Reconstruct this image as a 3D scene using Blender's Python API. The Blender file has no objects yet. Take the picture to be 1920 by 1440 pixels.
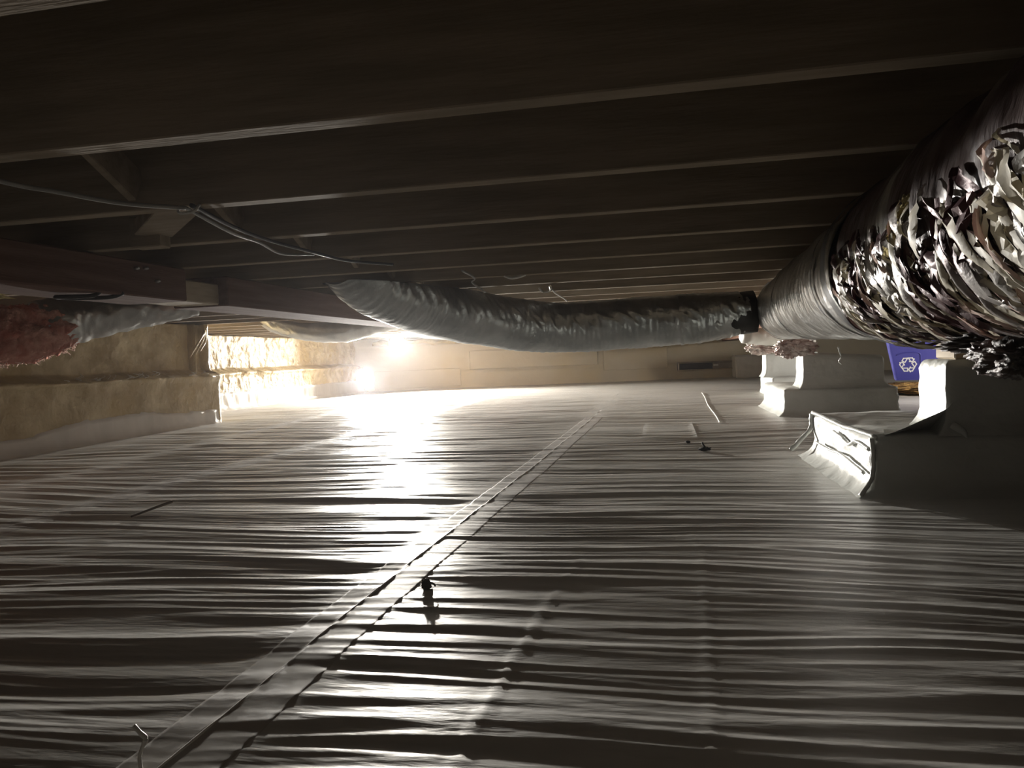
import bpy, bmesh, math, random
import numpy as np
from mathutils import Vector, Matrix

random.seed(7)
rng = np.random.default_rng(11)
scene = bpy.context.scene
COL = scene.collection

# ------------------------------------------------------------------ camera, world, exposure
cam_data = bpy.data.cameras.new('camera')
cam_data.sensor_fit = 'HORIZONTAL'
cam_data.sensor_width = 36.0
cam_data.lens = 36.0 * 1442.0 / 1920.0
cam_data.clip_start = 0.02
cam = bpy.data.objects.new('camera', cam_data)
COL.objects.link(cam)
_dy = Vector(((1243 - 960) / 1442.0, -(659 - 720) / 1442.0, -1.0)).normalized()
_dx = -Vector(((-6400 - 960) / 1442.0, -(963 - 720) / 1442.0, -1.0))
_dx = (_dx - _dy * _dx.dot(_dy)).normalized()
_dz = _dx.cross(_dy)
R = Matrix((_dx, _dy, _dz))                    # world = R @ camera space
cam.matrix_world = Matrix.Translation((0, 0, 0.392)) @ R.to_4x4()
scene.camera = cam

world = bpy.data.worlds.new('world')
scene.world = world
world.use_nodes = True
world.node_tree.nodes['Background'].inputs[0].default_value = (0, 0, 0, 1)
world.node_tree.nodes['Background'].inputs[1].default_value = 0.0

scene.view_settings.view_transform = 'Standard'
scene.view_settings.look = 'None'
scene.view_settings.gamma = 1.0
scene.view_settings.use_curve_mapping = False
scene.view_settings.exposure = 0.3
LAMP_POWER = 7000.0      # radiance of the LED lens of the work light
FLOOR_LAMP_POWER = 13000.0
LAMP2_POWER = 1300.0
scene.cycles.max_bounces = 6
scene.cycles.diffuse_bounces = 4
scene.cycles.glossy_bounces = 3
scene.cycles.volume_bounces = 0
scene.cycles.sample_clamp_indirect = 4.0

# ------------------------------------------------------------------ noise
_perm = rng.permutation(256)
_perm = np.concatenate([_perm, _perm, _perm])
_ga = rng.uniform(0, 2 * np.pi, 256)
_gx, _gy = np.cos(_ga), np.sin(_ga)


def pn(x, y, s=0):
    x = np.asarray(x, float); y = np.asarray(y, float)
    xi = np.floor(x).astype(int); yi = np.floor(y).astype(int)
    fx = x - xi; fy = y - yi
    u = fx * fx * fx * (fx * (fx * 6 - 15) + 10)
    v = fy * fy * fy * (fy * (fy * 6 - 15) + 10)

    def g(ix, iy, dx, dy):
        h = _perm[(_perm[(ix + s * 37) & 255] + iy + s * 11) & 255]
        return _gx[h] * dx + _gy[h] * dy
    a = g(xi, yi, fx, fy); b = g(xi + 1, yi, fx - 1, fy)
    c = g(xi, yi + 1, fx, fy - 1); d = g(xi + 1, yi + 1, fx - 1, fy - 1)
    return 1.5 * ((a * (1 - u) + b * u) * (1 - v) + (c * (1 - u) + d * u) * v)


def smooth(a, b, x):
    t = np.clip((x - a) / (b - a), 0, 1)
    return t * t * (3 - 2 * t)


# ------------------------------------------------------------------ mesh helpers
def link(name, mesh, mat=None, parent=None):
    o = bpy.data.objects.new(name, mesh)
    COL.objects.link(o)
    if mat is not None and len(mesh.materials) == 0:
        mesh.materials.append(mat)
    if parent is not None:
        o.parent = parent
    return o


def tag(o, label=None, cat=None, group=None, kind=None):
    if label: o['label'] = label
    if cat: o['category'] = cat
    if group: o['group'] = group
    if kind: o['kind'] = kind
    return o


def empty(name, loc, label, cat, group=None, kind=None):
    o = bpy.data.objects.new(name, None)
    COL.objects.link(o)
    o.location = loc
    o.empty_display_size = 0.05
    return tag(o, label, cat, group, kind)


def put(o, parent):
    """parent o while its mesh stays in world coordinates"""
    o.parent = parent
    o.matrix_parent_inverse = Matrix.Translation(-Vector(parent.location))
    return o


def grid_mesh(P, smooth_shade=True, wrap=False, flip=False):
    """P: (n, m, 3) array -> quad grid mesh; wrap closes the second axis"""
    n, m = P.shape[:2]
    idx = np.arange(n * m).reshape(n, m)
    if wrap:
        a = idx[:-1]; b = np.roll(idx, -1, axis=1)[:-1]
        c = np.roll(idx, -1, axis=1)[1:]; d = idx[1:]
    else:
        a = idx[:-1, :-1]; b = idx[:-1, 1:]; c = idx[1:, 1:]; d = idx[1:, :-1]
    q = np.stack([a, b, c, d], axis=-1).reshape(-1, 4)
    if flip: q = q[:, ::-1]
    me = bpy.data.meshes.new('m')
    me.vertices.add(n * m)
    me.vertices.foreach_set('co', P.reshape(-1).astype(np.float32))
    nq = len(q)
    me.loops.add(nq * 4)
    me.loops.foreach_set('vertex_index', q.reshape(-1).astype(np.int32))
    me.polygons.add(nq)
    me.polygons.foreach_set('loop_start', np.arange(0, nq * 4, 4, dtype=np.int32))
    me.polygons.foreach_set('loop_total', np.full(nq, 4, dtype=np.int32))
    me.polygons.foreach_set('use_smooth', np.full(nq, smooth_shade, dtype=bool))
    me.update(calc_edges=True)
    me.validate()
    return me


def box_mesh(x0, x1, y0, y1, z0, z1, bevel=0.004, rough=0.0, cuts=0):
    bm = bmesh.new()
    bmesh.ops.create_cube(bm, size=1.0)
    for v in bm.verts:
        v.co = Vector(((x0 + x1) / 2 + v.co.x * (x1 - x0), (y0 + y1) / 2 + v.co.y * (y1 - y0), (z0 + z1) / 2 + v.co.z * (z1 - z0)))
    if bevel > 0:
        bmesh.ops.bevel(bm, geom=bm.edges[:], offset=bevel, segments=1, affect='EDGES')
    if cuts:
        bmesh.ops.subdivide_edges(bm, edges=bm.edges[:], cuts=cuts, use_grid_fill=True)
    if rough:
        for v in bm.verts:
            v.co += Vector((random.uniform(-1, 1), random.uniform(-1, 1), random.uniform(-1, 1))) * rough
    me = bpy.data.meshes.new('m')
    bm.to_mesh(me); bm.free()
    return me


def spline(pts, n):
    """Catmull-Rom through pts, n samples"""
    P = np.array(pts, float)
    if len(P) == 2:
        t = np.linspace(0, 1, n)[:, None]
        return P[0] * (1 - t) + P[1] * t
    Q = np.vstack([2 * P[0] - P[1], P, 2 * P[-1] - P[-2]])
    out = []
    for t in np.linspace(0, len(P) - 1 - 1e-9, n):
        i = int(t); f = t - i
        p0, p1, p2, p3 = Q[i], Q[i + 1], Q[i + 2], Q[i + 3]
        out.append(0.5 * (2 * p1 + (p2 - p0) * f + (2 * p0 - 5 * p1 + 4 * p2 - p3) * f * f + (3 * p1 - p0 - 3 * p2 + p3) * f ** 3))
    return np.array(out)


def tube(path, rad, seg=10, disp=None, cap=True, up=(0, 0, 1)):
    """sweep a circle along path; rad scalar / array; disp(s, theta)->extra radius"""
    P = np.array(path, float); n = len(P)
    T = np.gradient(P, axis=0); T /= np.linalg.norm(T, axis=1)[:, None]
    U = np.array(up, float)
    N = np.cross(T, U); bad = np.linalg.norm(N, axis=1) < 1e-4
    N[bad] = np.cross(T[bad], (0.3, 0.9, 0.1))
    N /= np.linalg.norm(N, axis=1)[:, None]
    B = np.cross(N, T)
    th = np.linspace(0, 2 * np.pi, seg, endpoint=False)
    r = np.broadcast_to(np.asarray(rad, float), (n,))[:, None] * np.ones((1, seg))
    L = np.concatenate([[0], np.cumsum(np.linalg.norm(np.diff(P, axis=0), axis=1))])
    if disp is not None:
        r = r + disp(L[:, None] * np.ones((1, seg)), th[None, :] * np.ones((n, 1)))
    if cap:
        P = np.vstack([P[:1], P, P[-1:]]); N = np.vstack([N[:1], N, N[-1:]]); B = np.vstack([B[:1], B, B[-1:]])
        r = np.vstack([r[:1] * 0.02, r, r[-1:] * 0.02])
    V = P[:, None] + r[..., None] * (np.cos(th)[None, :, None] * N[:, None] + np.sin(th)[None, :, None] * B[:, None])
    return grid_mesh(V, wrap=True)


def join_meshes(ms):
    bm = bmesh.new()
    for m in ms:
        bm.from_mesh(m)
    me = bpy.data.meshes.new('m')
    bm.to_mesh(me); bm.free()
    return me


# ------------------------------------------------------------------ materials
def new_mat(name):
    m = bpy.data.materials.new(name)
    m.use_nodes = True
    nt = m.node_tree
    return m, nt, nt.nodes['Principled BSDF']


def N(nt, t, **kw):
    n = nt.nodes.new(t)
    for k, v in kw.items():
        setattr(n, k, v)
    return n


def noise_mat(name, c1, c2, scale=8.0, rough=0.6, metallic=0.0, bump=0.2, bump_scale=40.0, stretch=(1, 1, 1),
              spec=0.5, detail=4, lo=0.35, hi=0.65, bump_dist=0.01, c3=None, scale3=3.0, lo3=.5):
    m, nt, b = new_mat(name)
    tc = N(nt, 'ShaderNodeTexCoord')
    mp = N(nt, 'ShaderNodeMapping')
    mp.inputs['Scale'].default_value = stretch
    nt.links.new(tc.outputs['Object'], mp.inputs[0])
    nz = N(nt, 'ShaderNodeTexNoise')
    nz.inputs['Scale'].default_value = scale
    nz.inputs['Detail'].default_value = detail
    nt.links.new(mp.outputs[0], nz.inputs['Vector'])
    cr = N(nt, 'ShaderNodeValToRGB')
    cr.color_ramp.elements[0].position = lo; cr.color_ramp.elements[0].color = (*c1, 1)
    cr.color_ramp.elements[1].position = hi; cr.color_ramp.elements[1].color = (*c2, 1)
    nt.links.new(nz.outputs['Fac'], cr.inputs[0])
    out = cr.outputs[0]
    if c3 is not None:
        n3 = N(nt, 'ShaderNodeTexNoise'); n3.inputs['Scale'].default_value = scale3; n3.inputs['Detail'].default_value = 3
        nt.links.new(mp.outputs[0], n3.inputs['Vector'])
        r3 = N(nt, 'ShaderNodeValToRGB')
        r3.color_ramp.elements[0].position = lo3; r3.color_ramp.elements[1].position = lo3 + .12
        nt.links.new(n3.outputs['Fac'], r3.inputs[0])
        mx = N(nt, 'ShaderNodeMixRGB'); mx.inputs[2].default_value = (*c3, 1)
        nt.links.new(r3.outputs[0], mx.inputs[0]); nt.links.new(out, mx.inputs[1])
        out = mx.outputs[0]
    nt.links.new(out, b.inputs['Base Color'])
    b.inputs['Roughness'].default_value = rough
    b.inputs['Metallic'].default_value = metallic
    b.inputs['Specular IOR Level'].default_value = spec
    if bump:
        n2 = N(nt, 'ShaderNodeTexNoise')
        n2.inputs['Scale'].default_value = bump_scale; n2.inputs['Detail'].default_value = 5
        nt.links.new(mp.outputs[0], n2.inputs['Vector'])
        bp = N(nt, 'ShaderNodeBump')
        bp.inputs['Strength'].default_value = bump; bp.inputs['Distance'].default_value = bump_dist
        nt.links.new(n2.outputs['Fac'], bp.inputs['Height'])
        nt.links.new(bp.outputs[0], b.inputs['Normal'])
    return m


M = {}
M['liner'] = noise_mat('white_poly_liner', (.60, .585, .555), (.68, .665, .635), scale=1.3, rough=.36, spec=.8, bump=.25, bump_scale=14, stretch=(1, 4, 4), bump_dist=.006)
M['liner_wall'] = noise_mat('white_liner_upturn', (.70, .67, .62), (.78, .75, .70), scale=3, rough=.4, bump=.3, bump_scale=9, stretch=(3, 3, 1), bump_dist=.01)
M['pier_wrap'] = noise_mat('pier_wrap_liner', (.55, .56, .535), (.64, .65, .62), scale=4, rough=.36, bump=.6, bump_scale=11, bump_dist=.018)
M['tape'] = noise_mat('seam_tape', (.52, .49, .46), (.60, .57, .53), scale=6, rough=.5, bump=.2, bump_scale=30, bump_dist=.003)
M['welt'] = noise_mat('seam_welt', (.80, .77, .72), (.86, .83, .78), scale=6, rough=.5, bump=0)
M['foam'] = noise_mat('spray_foam', (.44, .34, .19), (.70, .59, .38), scale=5, rough=.55, bump=1.0, bump_scale=12, bump_dist=.03, c3=(.52, .40, .21), scale3=2.2, spec=.4)
M['back'] = noise_mat('painted_block_wall', (.50, .44, .33), (.58, .51, .385), scale=1.2, rough=.7, bump=.3, bump_scale=20, bump_dist=.01, c3=(.53, .44, .28), scale3=1.0)
M['concrete'] = noise_mat('rough_concrete', (.35, .3, .24), (.45, .4, .32), scale=6, rough=.85, bump=.4)
M['darkwall'] = noise_mat('bounce_absorbing_wall', (.05, .045, .04), (.09, .08, .07), scale=6, rough=.9, bump=.4)  # near-black so the unseen wall swallows bounce light
M['joist'] = noise_mat('joist_lumber', (.27, .22, .16), (.37, .30, .225), scale=6, rough=.9, bump=.15, bump_scale=30, stretch=(.6, 6, 6), spec=.1)
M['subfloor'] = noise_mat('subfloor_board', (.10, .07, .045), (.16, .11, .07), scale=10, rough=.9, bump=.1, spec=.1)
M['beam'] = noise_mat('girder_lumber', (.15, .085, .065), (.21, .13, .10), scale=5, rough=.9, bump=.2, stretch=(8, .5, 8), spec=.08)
M['pale_wood'] = noise_mat('pale_wood', (.42, .34, .24), (.55, .46, .34), scale=8, rough=.75, bump=.2, stretch=(1, 1, 5))
M['foil'] = noise_mat('foil_jacket', (.55, .55, .54), (.72, .72, .71), scale=9, rough=.32, metallic=.95, bump=.5, bump_scale=45, bump_dist=.006)
M['pinkfoil'] = noise_mat('pinkish_foil_scraps', (.42, .27, .24), (.78, .70, .66), scale=26, rough=.4, metallic=.3, bump=.8, bump_scale=60, bump_dist=.01)
M['flexfoil'] = noise_mat('flex_foil_sleeve', (.33, .35, .35), (.47, .49, .49), scale=9, rough=.30, metallic=.9, bump=.5, bump_scale=45, bump_dist=.006)
M['foil_torn'] = noise_mat('crumpled_foil', (.62, .60, .57), (.84, .81, .76), scale=10, rough=.42, metallic=.25, bump=.5, bump_scale=50, bump_dist=.006, c3=(.10, .04, .045), scale3=5.0, lo3=.42)
M['torn_core'] = noise_mat('shaded_torn_core', (.045, .025, .027), (.12, .085, .08), scale=9, rough=.4, metallic=.1, bump=.5, bump_scale=50, bump_dist=.006, stretch=(.6, 2.2, .6), c3=(.36, .34, .29), scale3=3.2, lo3=.52)  # maroon core, with the upper duct's shadow put into the colour
M['kraft'] = noise_mat('cream_facing', (.78, .70, .53), (.90, .85, .72), scale=14, rough=.5, bump=.4, bump_scale=40, bump_dist=.004)
M['pink'] = noise_mat('pink_fibreglass', (.55, .20, .15), (.78, .44, .36), scale=16, rough=.95, bump=1.0, bump_scale=60, bump_dist=.02, spec=.1)
M['fringe'] = noise_mat('pale_pink_fibres', (.80, .58, .50), (.90, .72, .64), scale=16, rough=.9, bump=0, spec=.1)
M['darkins'] = noise_mat('charcoal_insulation', (.03, .028, .026), (.12, .08, .07), scale=14, rough=.5, bump=.8, bump_scale=50, bump_dist=.01)
M['yellowfluff'] = noise_mat('yellow_fibreglass', (.62, .50, .20), (.80, .70, .40), scale=22, rough=.95, bump=1.0, bump_scale=60, bump_dist=.015, spec=.1)
M['strap'] = noise_mat('black_strap', (.012, .011, .010), (.03, .027, .025), scale=10, rough=.5, bump=.1)
M['cable'] = noise_mat('grey_cable', (.30, .29, .27), (.40, .39, .36), scale=10, rough=.5, bump=0)
M['wire'] = noise_mat('white_wire', (.62, .60, .56), (.75, .73, .68), scale=10, rough=.45, bump=0)
M['darkcable'] = noise_mat('dark_cable', (.03, .03, .035), (.05, .05, .055), scale=10, rough=.5, bump=0)
M['steel'] = noise_mat('galvanised_steel', (.5, .5, .5), (.66, .66, .65), scale=20, rough=.35, metallic=.9, bump=.1)
M['bin'] = noise_mat('blue_plastic', (.06, .06, .30), (.075, .075, .36), scale=6, rough=.35, bump=.05)
M['symbol'] = noise_mat('white_print', (.82, .82, .82), (.86, .86, .86), scale=6, rough=.5, bump=0)
M['straw'] = noise_mat('brown_batting', (.18, .09, .03), (.55, .33, .10), scale=18, rough=.9, bump=1.0, bump_scale=60, bump_dist=.02)
M['debris'] = noise_mat('dark_debris', (.02, .018, .015), (.05, .04, .03), scale=30, rough=.8, bump=.3)
M['twig'] = noise_mat('twig_bark', (.10, .07, .05), (.2, .15, .1), scale=30, rough=.8, bump=.3)
M['ventdark'] = noise_mat('vent_opening_shade', (.02, .014, .01), (.035, .025, .018), scale=8, rough=.8, bump=0)  # shade inside the opening, given as a near-black colour
M['ventgrey'] = noise_mat('vent_shutter', (.28, .24, .19), (.36, .31, .25), scale=8, rough=.5, bump=.1)


def emit_mat(name, col, strength):
    m, nt, b = new_mat(name)
    b.inputs['Base Color'].default_value = (.8, .8, .8, 1)
    b.inputs['Emission Color'].default_value = (*col, 1)
    b.inputs['Emission Strength'].default_value = strength
    return m


M['led'] = emit_mat('lit_lens', (1.0, .94, .84), LAMP_POWER)
M['led_floor'] = emit_mat('lit_lens_floor', (1.0, .96, .90), FLOOR_LAMP_POWER)
M['led2'] = emit_mat('lit_lens_small', (1.0, .95, .88), LAMP2_POWER)

ZJ = 0.712           # underside of the joists
XL, XR, YB, YF = -4.05, 4.5, -0.8, 12.1


def back_y(x):
    return 9.97 + 0.24 * (x + 4.05)


# ------------------------------------------------------------------ floor: wrinkled vapour-barrier liner
SEAMS = [(-0.48, 0.055), (-1.72, 0.06), (-2.55, 0.05)]


def seam_x(k, y):
    x0 = SEAMS[k][0]
    if k == 0:
        return -0.512 + 0.016 * np.minimum(y, 4.5) + 0.004 * pn(y * 2.2, 0 * y + 3.3, 5)
    return x0 + 0.012 * pn(y * 1.1, 0 * y + k, 6) - (0.1 * (y - 5) if k == 2 else 0)


def floor_h(x, y):
    x = np.asarray(x, float); y = np.asarray(y, float)
    sid = (x > seam_x(0, y)).astype(float) + (x > seam_x(1, y)).astype(float) * 1.0 + (x > seam_x(2, y)).astype(float)
    off = sid * 17.3
    xs = x + off
    warp = 0.10 * pn(xs * .55, y * .8, 1) + 0.035 * pn(xs * 1.7, y * 2.5, 2)
    v = y + warp
    big = 1 - np.sqrt((2.0 * pn(xs * .42 + 3, v * 4.2, 3)) ** 2 + .004)
    mid = 1 - np.sqrt((2.0 * pn(xs * .65 + 9, v * 9.0 + xs * .3, 4)) ** 2 + .006)
    fin = 1 - np.sqrt((2.0 * pn(xs * 1.05, v * 19.0 - xs * .5, 7)) ** 2 + .010)
    tiny = pn(xs * 4, v * 45.0, 8)
    patch = .75 + .6 * pn(xs * .8, y * .9, 9)
    sub = 1 - np.sqrt((2.0 * pn(xs * 1.5 + 5, v * 33.0 + xs * 1.1, 14)) ** 2 + .02)
    h = .0032 * big * patch + .0036 * mid * (1.1 - .3 * patch) + .0028 * fin * (.6 + .6 * pn(xs * .7, y * 1.2, 16)) + .0011 * sub + .0005 * tiny
    h -= .0045
    amp = np.ones_like(h)
    for k in range(3):
        d = np.abs(x - seam_x(k, y))
        amp *= .38 + .62 * smooth(.02, .12, d)
    amp *= 1 - .35 * smooth(4.5, 9, y)
    # liner pulled smooth next to the near pier and along the right
    amp *= 1 - .75 * smooth(.35, .75, x - .10 * (y - 1.2)) * smooth(.95, 1.5, y)
    amp *= 1 - .8 * smooth(.25, 0, np.hypot(np.maximum(np.abs(x - .81) - .3, 0), np.maximum(np.abs(y - 2.48) - .4, 0)))
    amp *= 1 - .8 * smooth(.25, 0, np.hypot(np.maximum(np.abs(x - .96) - .3, 0), np.maximum(np.abs(y - 4.95) - .4, 0)))
    amp *= .25 + .75 * smooth(0, .35, x - np.where(y < 5.06, -3.16, XL))
    h = h * amp
    # welted seams
    for k in range(3):
        d = x - seam_x(k, y)
        h += .0004 * np.exp(-(d / .004) ** 2) * (k == 0) * smooth(4.9, 4.6, y)
    # pressed fold lines in the sheet
    for (xa, ya, xb, yb, a) in ((-.184, 1.28, -.213, .70, .0010), (-.16, 1.45, -.182, 1.28, .0007), (.062, 1.5, .03, .60, .0009), (.02, 1.95, .062, 1.5, .0005)):
        t = (y - ya) / (yb - ya)
        xc = xa + (xb - xa) * t + .003 * pn(y * 9, 0 * y, 12)
        h += a * np.exp(-((x - xc) / .006) ** 2) * smooth(-.1, .12, t) * smooth(1.1, .9, t)
    # gentle swell of the ground
    h += .010 * pn(x * .5 + 4, y * .4, 13) * smooth(.4, 1.5, y)
    return h


def spaced(parts):
    out = []
    for a, b, d in parts:
        n = max(2, int(round((b - a) / d)))
        out.append(np.linspace(a, b, n, endpoint=False))
    return np.concatenate(out)


fx = np.concatenate([spaced([(-4.3, -2.2, .03), (-2.2, -1.2, .018), (-1.2, -.56, .011), (-.56, -.44, .003), (-.44, .45, .0085), (.45, 1.2, .016), (1.2, 4.7, .05)]), [4.7]])
ny = int(math.log(5.0 / .35) / .0031)
fy = np.concatenate([spaced([(-2.2, .35, .08)]), .35 * np.exp(np.linspace(0, math.log(5.0 / .35), ny)), spaced([(5.015, 12.4, .018)])])
GX, GY = np.meshgrid(fx, fy)
FP = np.stack([GX, GY, floor_h(GX, GY)], axis=-1)
floor = tag(link('floor', grid_mesh(FP), M['liner']), 'wrinkled white plastic vapour barrier sheet covering the whole ground', 'floor', kind='structure')

for k, (x0, hw) in enumerate(SEAMS):
    y0, y1 = ((.3, 4.75) if k == 0 else (1.0, 7.0) if k == 1 else (4.2, 6.3))
    ys = np.exp(np.linspace(math.log(y0), math.log(y1), 860))
    us = np.linspace(-1, 1, 35 if k == 0 else 13)
    YY, UU = np.meshgrid(ys, us, indexing='ij')
    edge = hw * (1 + .03 * pn(YY * 8, UU * 0 + k, 15))
    XX = seam_x(k, YY) + .008 + UU * edge
    ZZ = floor_h(XX, YY) + .0007
    ZZ[:, 0] -= .0012; ZZ[:, -1] -= .0012
    link('tape_strip', grid_mesh(np.stack([XX, YY, ZZ], -1)), M['tape'], floor)
    if k == 0:
        xs = seam_x(k, ys)
        pth = np.stack([xs, ys, floor_h(xs, ys) - .0003], -1)
        w = link('seam_welt', tube(pth, .0018 + .0004 * pn(ys * 5, ys * 0, 3), 6), M['welt'], floor)
        w['label'] = 'raised pale fold along the seam'

# ------------------------------------------------------------------ ceiling: subfloor and joists
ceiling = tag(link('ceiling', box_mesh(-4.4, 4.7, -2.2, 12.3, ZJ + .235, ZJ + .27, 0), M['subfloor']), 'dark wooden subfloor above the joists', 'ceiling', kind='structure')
JY = [0.956 + .4005 * (k - 1) for k in range(-6, 29)]
jmesh = box_mesh(-4.32, 4.6, 0, .038, ZJ, ZJ + .235, .002)
jmesh.materials.append(M['joist'])
for y in JY:
    j = bpy.data.objects.new('floor_joist', jmesh)
    COL.objects.link(j); j.parent = ceiling
    j.location = (0, y, random.uniform(-.002, .002))


def board(p0, p1, w, t, up=(0, 0, 1)):
    """a straight board between two points, w wide (along side axis), t thick"""
    p0, p1 = Vector(p0), Vector(p1)
    d = (p1 - p0); L = d.length; d.normalize()
    s = d.cross(Vector(up))
    if s.length < 1e-4: s = d.cross(Vector((1, 0, 0)))
    s.normalize(); n = s.cross(d)
    me = box_mesh(0, L, -w / 2, w / 2, -t / 2, t / 2, .002)
    me.transform(Matrix((d, s, n)).transposed().to_4x4())
    me.transform(Matrix.Translation(p0))
    return me


# cross bridging between the joists, one line of it
for k in range(1, 7):
    yl = 0.956 + .4005 * (k - 1)
    xb = -.99 - .012 * k
    link('cross_bridging', board((xb, yl + .042, ZJ + .215), (xb, yl + .397, ZJ + .042), .065, .018, (1, 0, 0)), M['joist'], ceiling)
    link('cross_bridging', board((xb - .07, yl + .042, ZJ + .046), (xb - .07, yl + .397, ZJ + .215), .065, .018, (1, 0, 0)), M['joist'], ceiling)

# ------------------------------------------------------------------ walls
zs = np.concatenate([np.linspace(-.03, .30, 22, endpoint=False), np.linspace(.30, .42, 26, endpoint=False), np.linspace(.42, ZJ, 24)])


def sweep_wall(path, lens_step, prof, seed, amp):
    """front face of a wall swept along path (wall interior on the right-hand side of travel)"""
    P = [np.array(p, float) for p in path]
    pts, nrm, ss = [], [], []
    s0 = 0
    for a, b in zip(P[:-1], P[1:]):
        L = np.linalg.norm(b - a); n = max(2, int(L / lens_step))
        d = (b - a) / L; nn = np.array([d[1], -d[0]])
        for i in range(n):
            pts.append(a + d * L * i / n); nrm.append(nn); ss.append(s0 + L * i / n)
        s0 += L
    pts.append(P[-1]); nrm.append(nrm[-1]); ss.append(s0)
    pts, nrm, ss = np.array(pts), np.array(nrm), np.array(ss)
    # soften the corner normals
    for _ in range(2):
        nrm[1:-1] = (nrm[:-2] + nrm[1:-1] * 2 + nrm[2:]) / 4
    S, Z = np.meshgrid(ss, zs, indexing='ij')
    D = prof(S, Z) + amp * (pn(S * 3, Z * 4, seed) + .5 * pn(S * 8, Z * 10, seed + 1) + .3 * pn(S * 19, Z * 22, seed + 2)) * smooth(.12, .25, Z)
    V = np.zeros(S.shape + (3,))
    V[..., 0] = pts[:, None, 0] + nrm[:, None, 0] * D
    V[..., 1] = pts[:, None, 1] + nrm[:, None, 1] * D
    V[..., 2] = Z
    # wall top and back so that it is solid
    top = V[:, -1].copy(); top[:, :2] = pts - nrm * .22
    bot = top.copy(); bot[:, 2] = -.03
    V = np.concatenate([V, top[:, None], bot[:, None]], axis=1)
    return V, pts, nrm, ss


def prof_left(S, Z):
    lip = .030 * np.exp(-((Z - (.345 + .008 * pn(S * 2, S * 0, 21))) / .022) ** 2) * (1 + .8 * pn(S * 6, S * 0, 22))
    return -.095 * smooth(.345, .40, Z + .012 * pn(S * 2.3, Z * 0, 20)) + lip * .7


LW = [(-3.16, YB), (-3.16, 5.06), (XL, 5.10), (XL, back_y(XL) + .15)]
V, pts, nrm, ss = sweep_wall(LW, .018, prof_left, 30, .017)
wall_left = tag(link('wall_left', grid_mesh(V, flip=True), M['foam']), 'stem wall coated in bumpy yellow spray foam on the left', 'wall', kind='structure')


def liner_strip(pts, nrm, ss, z_top, off, seed, parent):
    zz = np.linspace(0, 1, 10)
    S, T = np.meshgrid(ss, zz, indexing='ij')
    top = z_top(ss)[:, None]
    Z = -.01 + T * (top + .01)
    D = off + .006 * pn(S * 9, T * .8, seed) + .004 * pn(S * 22, T * .8, seed + 1) + .03 * np.exp(-Z / .018)
    D[:, -1] -= .02
    V = np.zeros(S.shape + (3,))
    V[..., 0] = pts[:, None, 0] + nrm[:, None, 0] * D
    V[..., 1] = pts[:, None, 1] + nrm[:, None, 1] * D
    V[..., 2] = Z
    return link('liner_strip', grid_mesh(V, flip=True), M['liner_wall'], parent)


i1 = int(np.argmin(np.hypot(pts[:, 0] + 3.16, pts[:, 1] - 5.03)))
i2 = int(np.argmin(np.hypot(pts[:, 0] - XL, pts[:, 1] - 5.3)))
near_top = lambda s: .090 + .055 * smooth(3.3, 3.9, s + YB) - .045 * smooth(4.1, 4.9, s + YB) + .006 * pn(s * 4, s * 0, 41) + .012 * (pn(s * 1.7, s * 0, 43) > .1)
liner_strip(pts[:i1], nrm[:i1], ss[:i1], near_top, .012, 42, wall_left)
liner_strip(pts[i2:], nrm[i2:], ss[i2:], lambda s: .175 + .012 * pn(s * 2.5, s * 0, 44), .012, 45, wall_left)
# loose foam strings at the ledge and torn liner at the wall corner
strs = []
for k in range(26):
    y = random.uniform(3.6, 4.9)
    z = .36 + random.uniform(-.01, .012)
    h = random.uniform(.008, .03)
    strs.append(tube(spline([(-3.16, y, z), (-3.13, y + random.uniform(-.02, .02), z + h * .6), (-3.145, y + random.uniform(-.03, .03), z + h)], 6), .0016, 4))
s_ = link('foam_strings', join_meshes(strs), M['wire'], wall_left); s_['kind'] = 'stuff'
for k in range(3):
    pth = spline([(-3.22 + .02 * k, 5.0 - .03 * k, .68 - .01 * k), (-3.17 + .01 * k, 4.93 - .05 * k, .60), (-3.16, 4.84 - .06 * k, .52 - .02 * k)], 12)
    link('foam_drip', tube(pth, [.012 - .0007 * i for i in range(12)], 6), M['foam'], wall_left)

BW = [(XL - .15, back_y(XL - .15)), (XR, back_y(XR))]


def prof_back(S, Z):
    return .05 * smooth(.60, .66, Z + .015 * pn(S * 3, S * 0, 51)) + .02 * smooth(.24, .20, Z)


V, pts, nrm, ss = sweep_wall(BW, .03, prof_back, 52, .006)
wall_back = tag(link('wall_back', grid_mesh(V, flip=True), M['back']), 'tan painted foundation wall at the far end', 'wall', kind='structure')
wang = math.atan(.24)


def on_back(x, off, z):
    return (x + off * math.sin(wang), back_y(x) - off * math.cos(wang), z)


# raised painted panels / patches on the far wall
for (xa, xb, z0, z1, t) in ((-2.62, -.9, .25, .50, .012), (-.82, .05, .16, .46, .010), (-3.9, -2.75, .03, .27, .014)):
    me = box_mesh(xa, xb, -.01, t, z0, z1, .006, .002, 3)
    me.transform(Matrix.Translation((0, 0, 0)))
    for v in me.vertices:
        q = on_back(v.co.x, v.co.y + .024, v.co.z); v.co = q
    link('wall_panel', me, M['back'], wall_back)
# foam beads along the top of the far wall
pth = [on_back(x, .055, .655 + .012 * math.sin(x * 9) + .01 * math.sin(x * 23)) for x in np.linspace(-3.9, 1.0, 160)]
fb = link('foam_bead', tube(pth, .03, 8, lambda s, t: .016 * pn(s * 7, t, 55) + .01 * pn(s * 19, t * 2, 56)), M['foam'], wall_back)
fb['label'] = 'yellow foam bead'
# pilaster at the right end
pm = box_mesh(.94, 1.85, 10.6, 11.4, -.01, .30, .02, .004, 4)
link('pilaster', pm, M['liner_wall'], wall_back)
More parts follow.
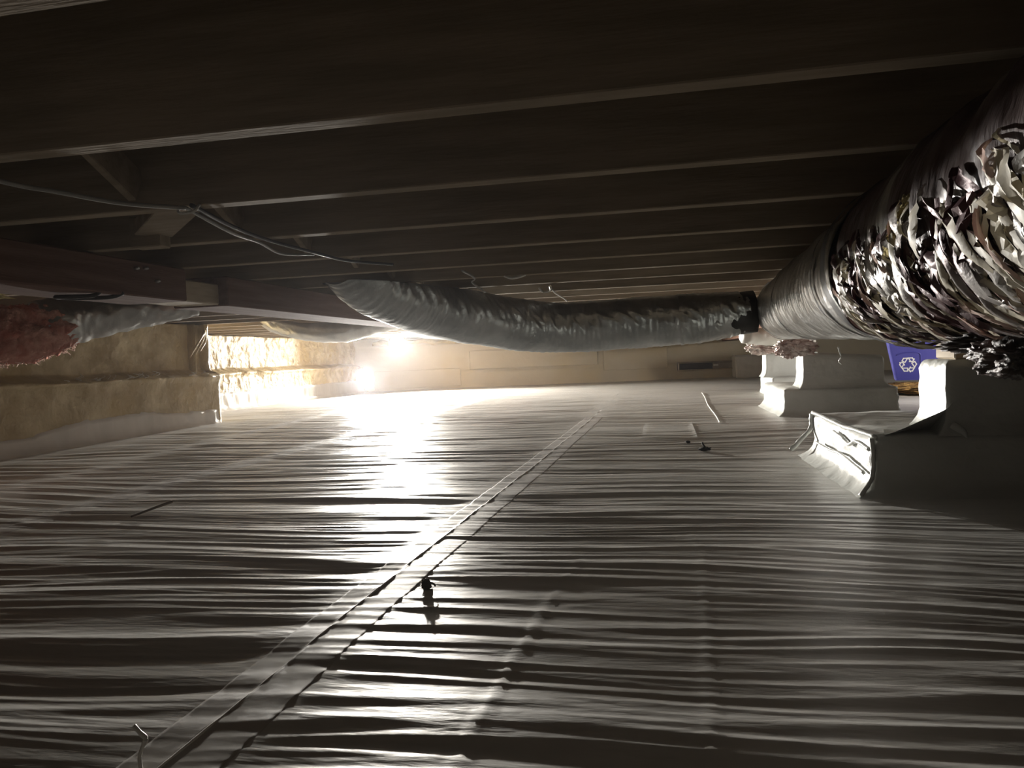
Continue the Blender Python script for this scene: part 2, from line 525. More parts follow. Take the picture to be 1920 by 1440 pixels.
# foundation vent
vent = empty('foundation_vent', on_back(.59, .05, .11), 'dark rectangular vent opening low in the far tan wall', 'vent')


def ventbox(name, xa, xb, z0, z1, o0, o1, m, b=.004):
    me = box_mesh(xa, xb, o0, o1, z0, z1, b)
    for v in me.vertices:
        v.co = on_back(v.co.x, v.co.y, v.co.z)
    return put(link(name, me, m), vent)


ventbox('opening_shade', .20, .97, .125, .215, .03, .045, M['ventdark'])  # flat slab on the wall; the opening's shade is its colour
ventbox('shutter', .66, .97, .13, .21, .045, .052, M['ventgrey'])
ventbox('frame_top', .18, .99, .212, .230, .03, .075, M['ventgrey'])
ventbox('frame_bottom', .18, .99, .108, .126, .03, .085, M['pale_wood'])
ventbox('frame_side', .18, .205, .12, .22, .03, .075, M['ventgrey'])
ventbox('hinge', .67, .74, .165, .19, .05, .058, M['wire'])

tag(link('wall_right', box_mesh(XR, XR + .2, YB, back_y(XR) + .1, -.03, ZJ, .01), M['concrete']), 'foundation wall closing the crawl space on the right', 'wall', kind='structure')
tag(link('wall_front', box_mesh(-3.3, XR + .2, YB - .2, YB, -.03, ZJ, .01), M['darkwall']), 'foundation wall behind the viewpoint', 'wall', kind='structure')  # unseen; set close and dark to keep bounce off the joist sides
tag(link('trim_1', box_mesh(-4.36, -4.32, -2.2, 12.2, ZJ, ZJ + .235, .003), M['joist']), 'rim board closing the joist ends on the left', 'trim', kind='structure')

# ------------------------------------------------------------------ girder (left) with a splice
girder = empty('girder_beam', (-1.55, 2.2, .61), 'long dark wooden girder under the joists at left, spliced with a pale block', 'beam')
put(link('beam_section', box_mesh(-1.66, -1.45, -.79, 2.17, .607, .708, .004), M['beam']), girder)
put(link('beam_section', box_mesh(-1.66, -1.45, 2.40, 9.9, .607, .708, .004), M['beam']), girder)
sp = put(link('splice_block', box_mesh(-1.63, -1.485, 2.10, 2.46, .612, .682, .004), M['pale_wood']), girder)
sp['label'] = 'pale block filling the gap between beam ends'
for y, z in ((1.93, .683), (1.97, .687), (2.02, .655)):
    me = tube([(-1.452, y, z), (-1.438, y + .004, z + .003)], .0045, 8)
    put(link('nail_head', me, M['steel']), girder)
put(link('hanging_strap', tube(spline([(-1.46, 1.80, .610), (-1.47, 1.78, .598), (-1.54, 1.74, .596), (-1.55, 1.80, .598), (-1.48, 1.86, .600), (-1.45, 1.88, .612)], 24), .006, 6), M['debris']), girder)

kick = empty('diagonal_brace', (-1.22, 1.70, .72), 'short dusty diagonal wood brace beside the cross bridging, upper left', 'brace')
put(link('board', board((-1.19, 1.66, .735), (-.94, 1.415, .745), .085, .036), M['joist']), kick)
put(link('end_cleat', box_mesh(-1.245, -1.165, 1.645, 1.69, .69, .765, .003), M['joist']), kick)

# ------------------------------------------------------------------ piers wrapped in liner
def draped_block(x0, x1, y0, y1, z0, z1, flare, seed, rough=.006, nseg=40, rad=.02, top_tilt=0.0):
    """a block under a taped plastic sheet: sides flare out onto the floor, edges soft"""
    cx, cy = (x0 + x1) / 2, (y0 + y1) / 2
    hx, hy = (x1 - x0) / 2, (y1 - y0) / 2
    # perimeter points
    per = []
    n = nseg
    for a, b in (((-1, -1), (1, -1)), ((1, -1), (1, 1)), ((1, 1), (-1, 1)), ((-1, 1), (-1, -1))):
        for i in range(n):
            t = i / n
            per.append((a[0] + (b[0] - a[0]) * t, a[1] + (b[1] - a[1]) * t))
    per = np.array(per)
    H = z1 - z0
    rings = []
    lv = [(0, flare), (.08, flare * .55), (.18, flare * .2), (.3, flare * .05), (.45, 0), (.6, 0), (.75, 0), (.88, 0), (.95, -rad * .25), (1.0, -rad)]
    for t, o in lv:
        px = cx + per[:, 0] * (hx + o); py = cy + per[:, 1] * (hy + o)
        # round the corners a little
        rings.append(np.stack([px, py, np.full(len(per), z0 + H * t)], -1))
    for s in (.75, .5, .25, .02):
        rings.append(np.stack([cx + per[:, 0] * (hx - rad) * s, cy + per[:, 1] * (hy - rad) * s, np.full(len(per), z1 + .003)], -1))
    P = np.array(rings)
    u = np.arange(len(per)) / n
    U, T = np.meshgrid(u, np.arange(len(P)), indexing='xy')
    d = rough * (pn(U * 4, T * .7, seed) + .6 * pn(U * 11, T * .9, seed + 1))
    nx = np.stack([per[:, 0], per[:, 1]], -1); nx /= np.linalg.norm(nx, axis=1)[:, None]
    P[:10, :, :2] += (d[:10, :, None] * nx[None])
    P[..., 2] += .5 * rough * pn(U * 6, T * 1.3, seed + 2) * (T > 1)
    P[..., 2] += top_tilt * (P[..., 0] - x0) * (P[..., 2] - z0) / H
    return grid_mesh(P, wrap=True)


def pier(name, foot, colm, zt, label, seed, flare=.06, tilt=0.0):
    root = empty(name, ((foot[0] + foot[1]) / 2, (foot[2] + foot[3]) / 2, 0), label, 'pier', 'liner-wrapped support piers')
    put(link('footing', draped_block(*foot, -.01, .155, flare, seed, .008), M['pier_wrap']), root)
    put(link('column', draped_block(*colm, .15, zt, .028, seed + 5, .005, rad=.012, top_tilt=tilt), M['pier_wrap']), root)
    return root


p1 = pier('support_pier', (.515, 1.16, 2.10, 2.87), (.705, 1.17, 2.135, 2.345), .340,
          'nearest white-wrapped pier with a crumpled footing and bare wood block on top', 60, .07)
p2 = pier('support_pier', (.665, 1.263, 4.56, 5.45), (.775, 1.20, 4.585, 4.82), .350,
          'middle white-wrapped pier left of the blue bin', 70, .05, -.06)
p3 = pier('support_pier', (.84, 1.4, 6.35, 7.1), (.815, 1.22, 6.5, 6.75), .34,
          'farthest white-wrapped pier, glimpsed behind the middle pier', 80, .02)
# wood on the piers
put(link('wood_block', box_mesh(.735, .90, 2.16, 2.30, .342, .50, .004, .001), M['pale_wood']), p1)
put(link('wood_block', box_mesh(.80, .825, 4.66, 4.80, .350, .50, .003), M['pale_wood']), p2)
put(link('wood_block', box_mesh(.84, .90, 6.55, 6.7, .343, .50, .003), M['pale_wood']), p3)
# crumpled sheet on the near footing: pleats, tape tongue, point
for (pts_, r) in (([(.525, 2.10, .152), (.505, 2.24, .158), (.515, 2.40, .150), (.50, 2.60, .160), (.51, 2.86, .156)], .006),
                  ([(.515, 2.12, .118), (.506, 2.22, .128), (.505, 2.30, .110), (.503, 2.38, .122), (.506, 2.50, .126)], .005),
                  ([(.503, 2.13, .055), (.497, 2.25, .068), (.50, 2.40, .072), (.498, 2.52, .066), (.49, 2.70, .070)], .0045),
                  ([(.515, 2.095, .15), (.517, 2.094, .11), (.512, 2.09, .05), (.48, 2.07, .006)], .006),
                  ([(.44, 2.90, .02), (.47, 2.885, .055), (.505, 2.875, .10), (.51, 2.87, .15)], .008)):
    pth = spline(pts_, 40)
    put(link('pleat', tube(pth, r, 7, lambda s, t: .35 * r * pn(s * 40, t, 91)), M['pier_wrap']), p1)
# taped sheet running down from the column foot to the footing corner
tg = np.zeros((16, 8, 3))
for i in range(16):
    t = i / 15
    for j in range(8):
        u = j / 7
        tg[i, j] = (.72 - .17 * t + .015 * u, 2.128 - .018 * t * (1 - u) + .10 * u * (1 - .5 * t), .235 - .075 * t ** .6 - .055 * u * (1 - t) + .004 * math.sin(5 * t + 3 * u))
put(link('tape_tongue', grid_mesh(tg), M['pier_wrap']), p1)
spk = tube(spline([(.715, 2.128, .175), (.735, 2.112, .160), (.742, 2.104, .140)], 10), [.012, .012, .011, .010, .009, .007, .006, .004, .003, .001], 6)
put(link('liner_point', spk, M['pier_wrap']), p1)

# girder on the pier line, above the main duct's right side
girder2 = empty('girder_beam', (1.0, 4, .5), 'dark wooden girder resting on the row of piers behind the big duct', 'beam')
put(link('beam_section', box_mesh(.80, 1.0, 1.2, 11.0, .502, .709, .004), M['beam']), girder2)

stake = empty('wood_shim', (.80, 2.2, .40), 'pale slanted wood shim leaning above the nearest pier', 'shim')
put(link('shim_board', board((.735, 2.10, .44), (.775, 2.12, .344), .028, .012, (0, 1, 0)), M['pale_wood']), stake)

# ------------------------------------------------------------------ main insulated duct (right)
duct = empty('insulated_duct', (.5, 2.0, .4), 'large foil-wrapped main duct with torn insulation hanging along the right', 'duct')


def duct_c(y):
    t = np.clip((y - 1.0) / 2.7, 0, 1)
    return np.stack([.468 + .102 * t, y, .549 + .021 * t], -1), .158 - .016 * t


def duct_shell(y0, y1, n, seg, disp):
    ys = np.linspace(y0, y1, n)
    c, r = duct_c(ys)
    th = np.linspace(0, 2 * np.pi, seg, endpoint=False)
    Y, TH = np.meshgrid(ys, th, indexing='ij')
    rr = r[:, None] + disp(Y, TH)
    V = np.stack([c[:, 0:1] + rr * np.cos(TH), Y, c[:, 2:3] + rr * np.sin(TH)], -1)
    V[..., 2] = np.minimum(V[..., 2], ZJ - .003)
    return grid_mesh(V, wrap=True)


def d_smooth(Y, T):
    return .004 * pn(Y * 4, T * 1.2, 101) + .0035 * pn(Y * 22, T * 1.0, 102) + .0016 * pn(Y * 60, T * 3.0, 103) - .010 * np.exp(-((Y - 2.92) / .02) ** 2) + .004 * np.exp(-((Y - 3.0) / .04) ** 2)


def d_torn(Y, T):
    lo = smooth(math.pi - .1, math.pi + .35, T)
    a = 1 - np.abs(2 * pn(Y * 9 + .8 * T, T * 1.1, 104))
    b = 1 - np.abs(2 * pn(Y * 26 + 1.5 * T, T * 2.6, 105))
    fold = .012 * pn(Y * 8.0, T * .45, 108) + .006 * pn(Y * 19 + .4 * T, T * .9, 109)
    return fold + lo * (.012 * (a - .6) + .009 * (b - .6) + .003 * pn(Y * 60, T * 9, 107)) + .0022 * pn(Y * 40, T * 6, 106)


put(link('foil_jacket', duct_shell(1.66, 3.74, 420, 150, d_smooth), M['foil']), duct)
put(link('torn_jacket', duct_shell(-.78, 1.70, 520, 240, d_torn), M['torn_core']), duct)
put(link('end_cap', duct_shell(3.73, 3.75, 2, 48, lambda Y, T: -.142 * (Y > 3.745) + 0 * T), M['foil']), duct)
for yc, w, rr in ((2.92, .014, .002), (1.70, .030, .012), (1.92, .008, .004), (3.70, .02, .006)):
    put(link('strap', duct_shell(yc - w, yc + w, 6, 90, lambda Y, T: rr + .003 * pn(Y * 20, T * 3, 110)), M['strap']), duct)


def crumple_patch(y, th, w, l, seed, lift=.02, curl=1.0, nw=7, nl=9):
    """a torn flap of facing: starts on the duct surface at (y, th) and hangs / curls away"""
    r_ = random.Random(seed)
    P = np.zeros((nl, nw, 3))
    sk = r_.uniform(-.5, .5)
    for i in range(nl):
        t = i / (nl - 1)
        for j in range(nw):
            s = j / (nw - 1) - .5
            yy = y + s * w * (1 - .5 * t * r_.uniform(.3, 1)) + sk * l * t + r_.uniform(-.004, .004)
            a = th + (l * t) / .17
            c, r = duct_c(np.array([yy]))
            rr = float(r[0]) + .006 + lift * math.sin(t * math.pi * .9) * curl + r_.uniform(-.007, .009)
            x = c[0, 0] + rr * math.cos(a); z = c[0, 2] + rr * math.sin(a)
            P[i, j] = (x, yy, min(z, ZJ - .01))
    return grid_mesh(P, smooth_shade=False)


def shred(y, th, w, l, slant, lift, seed):
    """a long thin torn strip of facing lying along the duct surface"""
    r_ = random.Random(seed)
    nl, nw = 12, 4
    P = np.zeros((nl, nw, 3))
    ph, am = r_.uniform(0, 6), r_.uniform(.002, .006)
    for i in range(nl):
        t = i / (nl - 1)
        taper = (1 - .75 * t ** 2) * min(1, .4 + 4 * t)
        yc = y + slant * t + am * math.sin(ph + 7 * t)
        a = th + l * t / .16
        c, r = duct_c(np.array([yc]))
        for j in range(nw):
            q = j / (nw - 1) - .5
            rr = float(r[0]) + .004 + lift * (.3 + math.sin(t * 3.0)) + .012 * (abs(q) - .25) * math.sin(ph + 5 * t) + r_.uniform(-.0015, .0015)
            P[i, j] = (c[0, 0] + rr * math.cos(a), yc + q * w * taper, min(c[0, 2] + rr * math.sin(a), ZJ - .006))
    return grid_mesh(P)


flap_f, flap_k, flap_p = [], [], []
for k in range(520):
    y = random.uniform(.55, 1.63)
    th = math.pi + random.triangular(-.25, 1.05, .35)
    me = shred(y, th, random.uniform(.006, .034), random.uniform(.03, .13), random.uniform(-.10, .02), random.uniform(.001, .014), k)
    q = random.random()
    (flap_f if q < .50 else flap_k if q < .90 else flap_p).append(me)
for k in range(14):
    y = random.uniform(.6, 1.5)
    th = math.pi + random.uniform(.05, .5)
    me = crumple_patch(y, th, random.uniform(.03, .07), random.uniform(.03, .08), k, random.uniform(.004, .014), random.uniform(.4, 1.0))
    (flap_f if k % 2 else flap_k).append(me)
for nm, ms, mt in (('foil_flaps', flap_f, M['foil_torn']), ('cream_flaps', flap_k, M['kraft']), ('pink_flaps', flap_p, M['fringe'])):
    o = put(link(nm, join_meshes(ms), mt), duct); o['kind'] = 'stuff'


def fluff(c, size, seed, sub=4, amp=.35):
    bm = bmesh.new()
    bmesh.ops.create_icosphere(bm, subdivisions=sub, radius=1.0)
    co = np.array([v.co[:] for v in bm.verts])
    n = 1 + amp * (pn(co[:, 0] * 2.2 + seed, co[:, 1] * 2.2 + co[:, 2] * 1.3, 120) + .7 * pn(co[:, 1] * 5 + seed, co[:, 2] * 5 + co[:, 0], 121) + .5 * pn(co[:, 0] * 11 + seed, co[:, 2] * 11 + 3 * co[:, 1], 122))
    for v, k in zip(bm.verts, n):
        v.co = Vector(c) + Vector((v.co.x * size[0], v.co.y * size[1], v.co.z * size[2])) * float(k)
        
    for f in bm.faces: f.smooth = True
    me = bpy.data.meshes.new('m'); bm.to_mesh(me); bm.free()
    return me


t_ = put(link('insulation_tuft', fluff((.318, 1.06, .55), (.018, .03, .028), 3), M['yellowfluff']), duct); t_['label'] = 'cream tuft sticking out of the torn jacket'
put(link('insulation_tuft', fluff((.322, 1.15, .53), (.016, .035, .02), 5), M['yellowfluff']), duct)
h_ = put(link('hanging_insulation', fluff((.395, .98, .368), (.035, .07, .022), 8, 5, .28), M['darkins']), duct); h_['label'] = 'torn dark insulation sagging below the duct'
put(link('hanging_insulation', fluff((.44, 1.10, .385), (.06, .10,   .016), 12, 5, .35), M['darkins']), duct)
put(link('hanging_insulation', fluff((.385, 1.02, .375), (.02, .03, .014), 15, 4, .4), M['torn_core']), duct)
put(link('dangling_cord', tube(spline([(.515, 2.45, .385), (.518, 2.45, .37), (.521, 2.44, .355), (.516, 2.45, .342), (.522, 2.44, .333)], 24), .0022, 5), M['wire']), duct)

# ------------------------------------------------------------------ flexible silver duct, sagging across the middle
def flex(name, pts_, r, n, seg, label, mat, disp, parts=True):
    P = spline(pts_, n)
    root = empty(name, tuple(P[n // 2] - np.array([0, 0, float(np.max(r))])), label, 'duct')
    put(link('foil_sleeve', tube(P, r, seg, disp), mat), root)
    return root, P


fd, FPATH = flex('flexible_duct', [(.40, 3.74, .560), (.16, 3.74, .541), (-.15, 3.74, .533), (-.55, 3.66, .531), (-.90, 3.32, .595), (-1.08, 3.00, .672), (-1.14, 2.86, .725), (-1.17, 2.78, .79)],
                  np.interp(np.linspace(0, 1, 440), [0, .06, .16, 1], [.092, .108, .120, .122]), 440, 96, 'silver flexible duct sagging across the middle from the main duct', M['flexfoil'],
                  lambda s, t: .005 * pn(s * 5, t * 1.2, 130) + (.003 * pn(s * 55, t * 1.2, 131) + .015 * np.maximum(0, pn(s * 26 + t * 3, t * 1.6, 132)) * np.exp(-((t - 2.95) / .36) ** 2)))
for v in fd.children[0].data.vertices:      # pressed flat against the joists where it climbs to them
    v.co.z = min(v.co.z, ZJ - .008)
put(link('collar', tube([(.26, 3.74, .549), (.36, 3.74, .556), (.425, 3.745, .561)], [.106, .098, .096], 40, lambda s, t: .004 * pn(s * 40, t * 2, 133)), M['strap']), fd)
put(link('connector_sleeve', tube(spline([(.08, 3.74, .538), (.16, 3.74, .542), (.24, 3.74, .548), (.27, 3.74, .550)], 40), np.linspace(.119, .107, 40), 64, lambda s, t: .007 * pn(s * 30, t * 3, 134) + .003 * pn(s * 70, t * 6, 135)), M['flexfoil']), fd)

fd2, _ = flex('flexible_duct', [(-2.98, 5.42, .80), (-2.85, 5.42, .72), (-2.6, 5.44, .655), (-2.35, 5.45, .640), (-2.1, 5.46, .69), (-1.85, 5.47, .735), (-1.7, 5.47, .79)],
              .082, 120, 40, 'smaller pale flexible duct sagging near the left wall beyond the girder', M['foil'],
              lambda s, t: .006 * pn(s * 14, t * 1.5, 140))
fd3, _ = flex('flexible_duct', [(-2.75, 7.98, .76), (-2.5, 7.98, .70), (-2.2, 8.0, .672), (-1.8, 8.0, .665), (-1.3, 7.98, .70), (-1.0, 7.98, .76)],
              .065, 100, 32, 'far flexible duct hanging behind the middle one, right of the work light', M['foil'],
              lambda s, t: .005 * pn(s * 14, t * 1.5, 141))

# torn branch duct and its insulation beside the end of the main duct
br = empty('branch_duct', (.72, 5.1, .40), 'torn branch duct with pinkish insulation beyond the end of the main duct', 'duct')
put(link('white_sleeve', tube(spline([(.48, 4.75, .47), (.60, 4.85, .455), (.74, 4.95, .44), (.9, 5.1, .43)], 30), .05, 24, lambda s, t: .008 * pn(s * 30, t * 2, 150)), M['liner_wall']), br)
put(link('torn_insulation', fluff((.60, 4.95, .395), (.085, .06, .042), 21, 5, .35), M['pinkfoil']), br)
bd = empty('insulation_bundle', (.80, 4.35, .36), 'crumpled pink and foil insulation bundle hanging left of the middle pier', 'insulation')
put(link('foil_wad', fluff((.68, 4.22, .385), (.10, .08, .045), 31, 5, .35), M['pinkfoil']), bd)
put(link('hanger_strap', tube([(.70, 4.22, .40), (.71, 4.21, .55), (.72, 4.20, ZJ + .01)], .004, 5), M['wire']), bd)
put(link('pink_wad', fluff((.635, 4.17, .370), (.055, .05, .030), 35, 5, .4), M['pinkfoil']), bd)

# torn flexible duct at far left
ld = empty('torn_duct', (-2.1, 2.4, .5), 'drooping foil duct with torn pink fibreglass at the left edge', 'duct')
P = spline([(-1.80, 2.75, .655), (-1.95, 2.62, .63), (-2.10, 2.50, .60), (-2.18, 2.38, .565)], 90)
put(link('foil_sleeve', tube(P, np.linspace(.05, .100, 90), 48, lambda s, t: .007 * pn(s * 16, t * 1.6, 160) + .004 * pn(s * 40, t * 3, 161)), M['foil']), ld)
P = spline([(-2.12, 2.47, .570), (-2.17, 2.34, .548), (-2.24, 2.16, .528), (-2.31, 1.85, .505), (-2.34, 1.4, .49)], 160)
PR = np.interp(np.linspace(0, 1, 160), [0, .12, .3, 1], [.06, .082, .098, .112])
pk = put(link('pink_insulation', tube(P, PR, 64, lambda s, t: .014 * pn(s * 9, t * 2, 163) + .012 * pn(s * 28, t * 5, 164) + .007 * pn(s * 70, t * 11, 165)), M['pink']), ld)
pk['label'] = 'exposed pink fibreglass'
fr = []
for k in range(420):
    i = random.randrange(2, 120)
    a = random.uniform(-.5, .5)
    r = PR[i] * random.uniform(.92, 1.02)
    # lower side of the tube, pale fibres added to imitate its bright backlit edge
    p = P[i] + np.array([math.sin(a) * r * .8, math.sin(a) * r * .3, -math.cos(a) * r])
    q = p + np.array([random.uniform(-.02, .02), random.uniform(-.02, .02), random.uniform(-.018, .004)])
    fr.append(tube(spline([p, (p + q) / 2 + rng.uniform(-.006, .006, 3), q], 5), .0016, 3, cap=False))
f_ = put(link('backlit_fringe', join_meshes(fr), M['fringe']), ld); f_['kind'] = 'stuff'
put(link('yellow_scrap', fluff((-2.05, 1.95, .655), (.05, .14, .018), 41, 4, .35), M['yellowfluff']), ld)

# ------------------------------------------------------------------ cables and wires
def cable(name, pts_, r, mat, label, cat='cable', n=90, seg=6, group=None):
    P = spline(pts_, n)
    return tag(link(name, tube(P, r, seg), mat), label, cat, group)


cable('electrical_cable', [(-1.02, .70, .706), (-1.01, 1.03, .700), (-.98, 1.115, .697), (-.945, 1.235, .697), (-.885, 1.335, .702)], .0042, M['cable'],
      'grey electrical cable running from the upper left edge to the second joist')
cable('electrical_cable', [(-.885, 1.335, .702), (-.92, 1.55, .690), (-.955, 1.73, .696), (-.985, 1.90, .692), (-.945, 2.01, .700)], .0035, M['cable'],
      'thin grey cable drooping beside the dark cable under the joists')
cable('electrical_cable', [(-.87, 1.33, .705), (-.92, 1.56, .704), (-.94, 1.75, .703), (-.935, 2.0, .703), (-.925, 2.2, .704), (-.84, 2.36, .705)], .0045, M['darkcable'],
      'dark cable running under the joists toward the sagging duct')
st = empty('cable_staple', (-.885, 1.345, .705), 'pale cable staple on the second joist holding the grey cable', 'staple')
put(link('bridge', tube(spline([(-.905, 1.345, .709), (-.90, 1.335, .694), (-.87, 1.335, .694), (-.862, 1.345, .709)], 14), .003, 5), M['wire']), st)
cable('loose_wire', [(-.68, 2.62, .702), (-.69, 2.84, .698), (-.735, 2.98, .697), (-.765, 3.2, .699), (-.80, 3.56, .698), (-.79, 3.70, .697), (-.83, 3.95, .690)], .0038, M['cable'],
      'grey loose wire zigzagging across the joists above the sagging duct')
cable('loose_wire', [(-.55, 3.52, .706), (-.535, 3.55, .690), (-.495, 3.49, .692), (-.485, 3.42, .704)], .0055, M['wire'],
      'short bright white wire loop hanging from a joist at centre', n=30)
cable('loose_wire', [(-.50, 3.60, .704), (-.505, 3.75, .697), (-.515, 4.1, .700), (-.525, 4.36, .700)], .0042, M['cable'],
      'grey wire trailing behind the white wire loop', n=40)
cable('cable_clip', [(-.60, 2.965, .713), (-.575, 2.965, .703), (-.545, 2.962, .704), (-.515, 2.968, .713)], .006, M['wire'],
      'white cable clip on a joist above the sagging duct', 'clip', n=24)

# ------------------------------------------------------------------ blue recycling bin on brown batting
bat = fluff((2.05, 6.45, .035), (.52, .40, .040), 51, 5, .25)
for v in bat.vertices:
    v.co.z = max(v.co.z, -.004)
tag(link('batting_pile', bat, M['straw']), 'flat pile of orange-brown batting under the blue bin', 'insulation')
bn = empty('recycling_bin', (2.0, 6.95, .075), 'blue plastic recycling bin with a white recycling symbol, between the piers', 'bin')


def taper_box(x0, x1, y0, y1, z0, z1, t, wall=.006):
    """open tapering tub with a rolled rim"""
    cx, cy = (x0 + x1) / 2, (y0 + y1) / 2
    lv = [(0.0, 1 - t, 0), (.04, 1 - t + .01, 0), (.3, 1 - t * .7, 0), (.6, 1 - t * .4, 0), (.88, 1 - t * .12, 0), (.90, 1.0, .012), (.97, 1.0, .016), (1.0, 1.0, .012), (1.0, 1.0, -wall), (.90, 1 - t * .1, -wall * 2), (.05, 1 - t, -wall * 2), (.03, .02, 0)]
    per = []
    for k in range(4):
        sx, sy = ((1, 1), (-1, 1), (-1, -1), (1, -1))[k]
        for i in range(6):
            a = math.pi / 2 * (k + i / 5)
            per.append((sx, sy, math.cos(a), math.sin(a)))
    rings = []
    hx, hy, cr = (x1 - x0) / 2, (y1 - y0) / 2, .03
    for z, s, o in lv:
        ring = []
        for sx, sy, ca, sa in per:
            k = s if s > .1 else .02
            ring.append((cx + (sx * (hx - cr) + ca * cr) * k + (sx * o if s > .1 else 0), cy + (sy * (hy - cr) + sa * cr) * k + (sy * o if s > .1 else 0), z0 + (z1 - z0) * z))
        rings.append(ring)
    rings.insert(0, [(cx, cy, z0)] * len(per))
    return grid_mesh(np.array(rings), wrap=True, smooth_shade=False)


BX0, BX1, BY0, BY1, BZ0, BZ1 = 1.73, 2.33, 6.76, 7.24, .075, .50
put(link('tub', taper_box(BX0, BX1, BY0, BY1, BZ0, BZ1, .26), M['bin']), bn)


def front_y(z):
    f = (z - BZ0) / (BZ1 - BZ0)
    k = np.interp(f, [0, .04, .3, .6, .88], [.74, .75, 1 - .26 * .7, 1 - .26 * .4, 1 - .26 * .12])
    return (BY0 + BY1) / 2 - (BY1 - BY0) / 2 * float(k)


# arched raised moulding on the front
xm = 1.905
arch = [(xm - .085, .285), (xm - .03, .302), (xm + .04, .304), (xm + .085, .292), (xm + .092, .25), (xm + .092, .10)]
pth = spline([(x, front_y(z) - .002, z) for x, z in arch], 50)
put(link('panel_moulding', tube(pth, .005, 6), M['bin']), bn)
# three chasing arrows, each drawn as outlined folded bands
def stroke(poly, w, closed=True):
    ms = []
    k = len(poly)
    verts, faces = [], []
    for i in range(k if closed else k - 1):
        a = Vector((*poly[i], 0)); b = Vector((*poly[(i + 1) % k], 0))
        d = (b - a).normalized(); n = Vector((-d.y, d.x, 0)) * w / 2
        a2 = a - d * w / 2; b2 = b + d * w / 2
        s = len(verts)
        verts += [a2 + n, a2 - n, b2 - n, b2 + n]
        faces.append((s, s + 1, s + 2, s + 3))
    return verts, faces


SC = .066
arms = []
band1 = [(-.92, .10), (-.42, .10), (-.20, .52), (-.44, .93), (-.66, .55)]
lower = [(-.46, -.80), (-.02, -.80), (-.02, -.36), (-.46, -.36), (-.62, -.58)]
upper = [(.04, .80), (-.30, .80), (-.54, .42), (-.30, .26), (-.06, .62)]
verts, faces = [], []
for ang in (0, 120, 240):
    ca, sa = math.cos(math.radians(ang)), math.sin(math.radians(ang))
    for poly in ([(-.44, -.82), (-.06, -.82), (-.06, -.44), (-.66, -.44)],
                 [(.06, -.63), (.24, -.92), (.24, -.82), (.46, -.82), (.68, -.44), (.24, -.44), (.24, -.34)]):
        q = [(x * ca - y * sa, x * sa + y * ca) for x, y in poly]
        v, f = stroke(q, .13)
        s = len(verts)
        verts += v; faces += [tuple(i + s for i in ff) for ff in f]
W = []
sx, sz = 1.905, .205
for i, v in enumerate(verts):
    z = sz + v.y * SC
    W.append((sx + v.x * SC, front_y(z) - .0035 - .00002 * (i // 4), z))
me = bpy.data.meshes.new('m')
me.from_pydata(W, [], faces); me.update()
sy_ = put(link('recycling_symbol', me, M['symbol']), bn); sy_['label'] = 'white three-arrow recycling symbol'

bn.location.x += .10
bn.rotation_euler.z = math.radians(-14)

# ------------------------------------------------------------------ small debris on the liner
def fz(x, y):
    return float(floor_h(np.array([x]), np.array([y]))[0])


x, y = -.409, 1.245
deb = fluff((x, y, fz(x, y) + .008), (.007, .006, .008), 61, 4, .6)
deb2 = tube([(x + .008 + .009 * math.cos(a), y - .004, fz(x, y) + .006 + .006 * math.sin(a)) for a in np.linspace(0, 5.2, 20)], .0018, 5)
tag(link('debris_scrap', join_meshes([deb, deb2]), M['debris']), 'small black curled scrap on the liner right of the main seam', 'debris')
x, y = .149, 3.07
tag(link('debris_scrap', join_meshes([fluff((x, y, fz(x, y) + .008), (.02, .015, .007), 65, 4, .5), tube([(x, y, fz(x, y) + .014), (x - .012, y, fz(x, y) + .034)], .004, 5)]), M['debris']),
    'dark leaf-like scrap on the liner left of the nearest pier', 'debris')
x, y = .092, 3.33
tag(link('debris_scrap', fluff((x, y, fz(x, y) + .004), (.010, .010, .005), 67, 3, .5), M['debris']), 'tiny dark crumb behind the leaf-like scrap', 'debris')
x, y = -1.40, 1.97
tag(link('twig', tube(spline([(x, y, fz(x, y) + .02), (x - .02, y - .05, fz(x, y) + .012), (x - .035, y - .13, fz(x - .03, y - .13) + .006)], 16), np.linspace(.0045, .0028, 16), 6), M['twig']),
    'thin twig lying on the liner at mid left', 'twig')
x, y = -.514, .655
z = fz(x, y)
tag(link('wire_stub', tube(spline([(x - .002, y, z - .002), (x - .006, y + .004, z + .012), (x - .003, y + .005, z + .022), (x + .002, y + .004, z + .031), (x - .003, y + .004, z + .036), (x - .011, y + .005, z + .043)], 30),
                           [.0020] * 14 + [.0026] * 10 + [.0022] * 6, 7), M['wire']), 'white bent wire stub sticking up beside the main seam', 'wire')
pth = [(.331 - .05 * t + .004 * math.sin(9 * t), 7.1 - 2.9 * t, fz(.331 - .05 * t, 7.1 - 2.9 * t) + .004) for t in np.linspace(0, 1, 60)]
link('liner_slit', tube(pth, .0022, 5), M['welt'], floor)
# loose taped patch on the sheet
ys = np.linspace(3.55, 4.25, 40); xs = np.linspace(-.12, .14, 16)
PY, PX = np.meshgrid(ys, xs, indexing='ij')
PZ = floor_h(PX, PY) + .0015
PZ[0] -= .003; PZ[-1] -= .003; PZ[:, 0] -= .003; PZ[:, -1] += .003
link('liner_patch', grid_mesh(np.stack([PX, PY, PZ], -1)), M['liner'], floor)

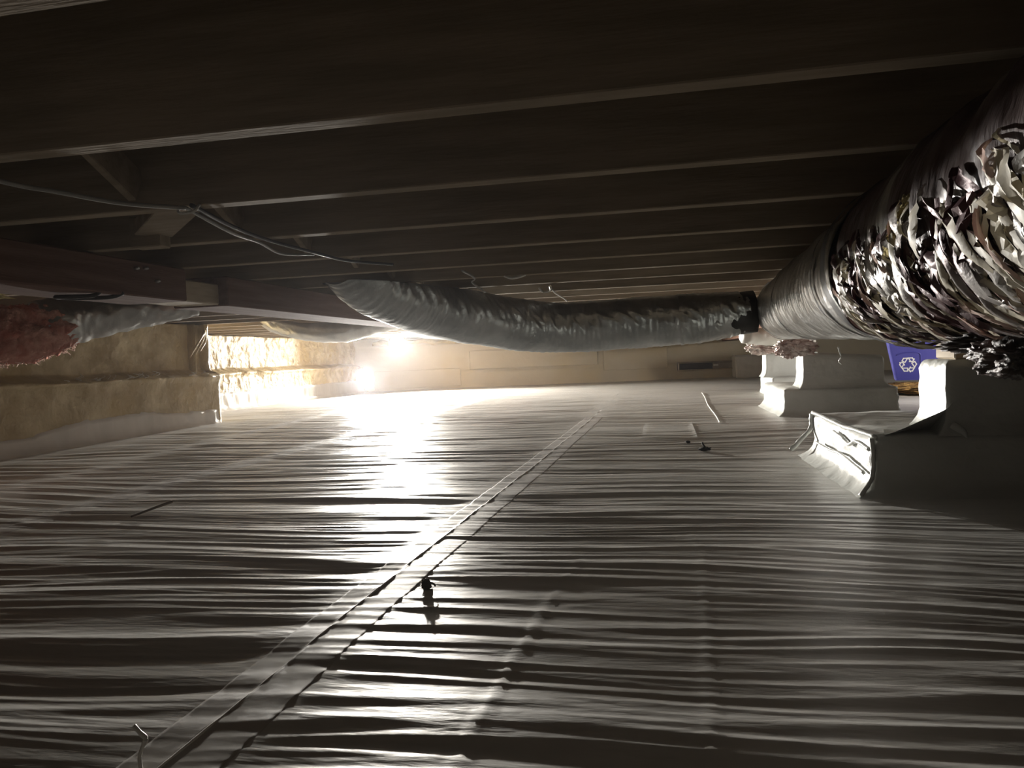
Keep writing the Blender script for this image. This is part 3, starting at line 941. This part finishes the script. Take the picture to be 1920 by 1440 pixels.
# ------------------------------------------------------------------ work lights
def work_light(name, loc, aim, r, led, label, hook_z, hood=0.016):
    root = empty(name, loc, label, 'lamp')
    d = Vector(aim).normalized()
    rot = d.to_track_quat('Z', 'Y').to_matrix().to_4x4()
    T = Matrix.Translation(loc) @ rot

    def lathe(prof, seg=28):
        th = np.linspace(0, 2 * np.pi, seg, endpoint=False)
        A = np.array([[(p[0] * math.cos(t), p[0] * math.sin(t), p[1]) for t in th] for p in prof])
        me = grid_mesh(A, wrap=True); me.transform(T); return me
    put(link('reflector', lathe([(.02, -.10), (.028, -.10), (.035, -.07), (r * .8, -.045), (r * 1.12, .012), (r * 1.14, hood), (r * 1.09, hood), (r * 1.07, .008), (r * .78, -.04), (.03, -.06), (.002, -.06)]), M['steel']), root)
    put(link('lens', lathe([(.0005, .004), (r * .5, .003), (r * .98, 0), (r * 1.0, -.008), (r * .9, -.02), (.0005, -.02)]), led), root)
    put(link('socket', lathe([(.001, -.18), (.02, -.18), (.024, -.16), (.024, -.10), (.001, -.095)], 20), M['strap']), root)
    hk = spline([Vector(loc) - d * .14, Vector(loc) - d * .15 + Vector((0, 0, .03)), Vector((loc[0], loc[1] + .14, hook_z))], 12)
    put(link('hook', tube(hk, .004, 6), M['steel']), root)
    return root


work_light('work_light', (-3.43, 9.62, .630), (.72, -1, -.05), .095, M['led'], 'bright round work light hanging in the far left corner', ZJ + .02, .082)
work_light('work_light', (-3.80, 9.30, .19), (.60, -1, .02), .07, M['led_floor'], 'lower glaring work light near the floor at the far left corner', .02, .14)
work_light('work_light', (2.75, 4.9, .62), (-.4, .9, -.45), .05, M['led2'], 'small work light on a joist to the right of the blue bin', ZJ + .02)

# ------------------------------------------------------------------ thin haze added to imitate lens glare around the lamps
hz = bpy.data.materials.new('glare_haze')
hz.use_nodes = True
nt = hz.node_tree
for n in list(nt.nodes):
    if n.type != 'OUTPUT_MATERIAL': nt.nodes.remove(n)
vs = nt.nodes.new('ShaderNodeVolumeScatter')
vs.inputs['Color'].default_value = (.95, .95, 1, 1)
vs.inputs['Density'].default_value = .0012
vs.inputs['Anisotropy'].default_value = .75
nt.links.new(vs.outputs[0], [n for n in nt.nodes if n.type == 'OUTPUT_MATERIAL'][0].inputs['Volume'])
haze = link('haze', box_mesh(-4.5, 4.8, -2.3, 12.4, -.2, 1.1, 0), hz)
tag(haze, 'thin haze added for a glare-like glow around the lamps', 'haze', kind='stuff')
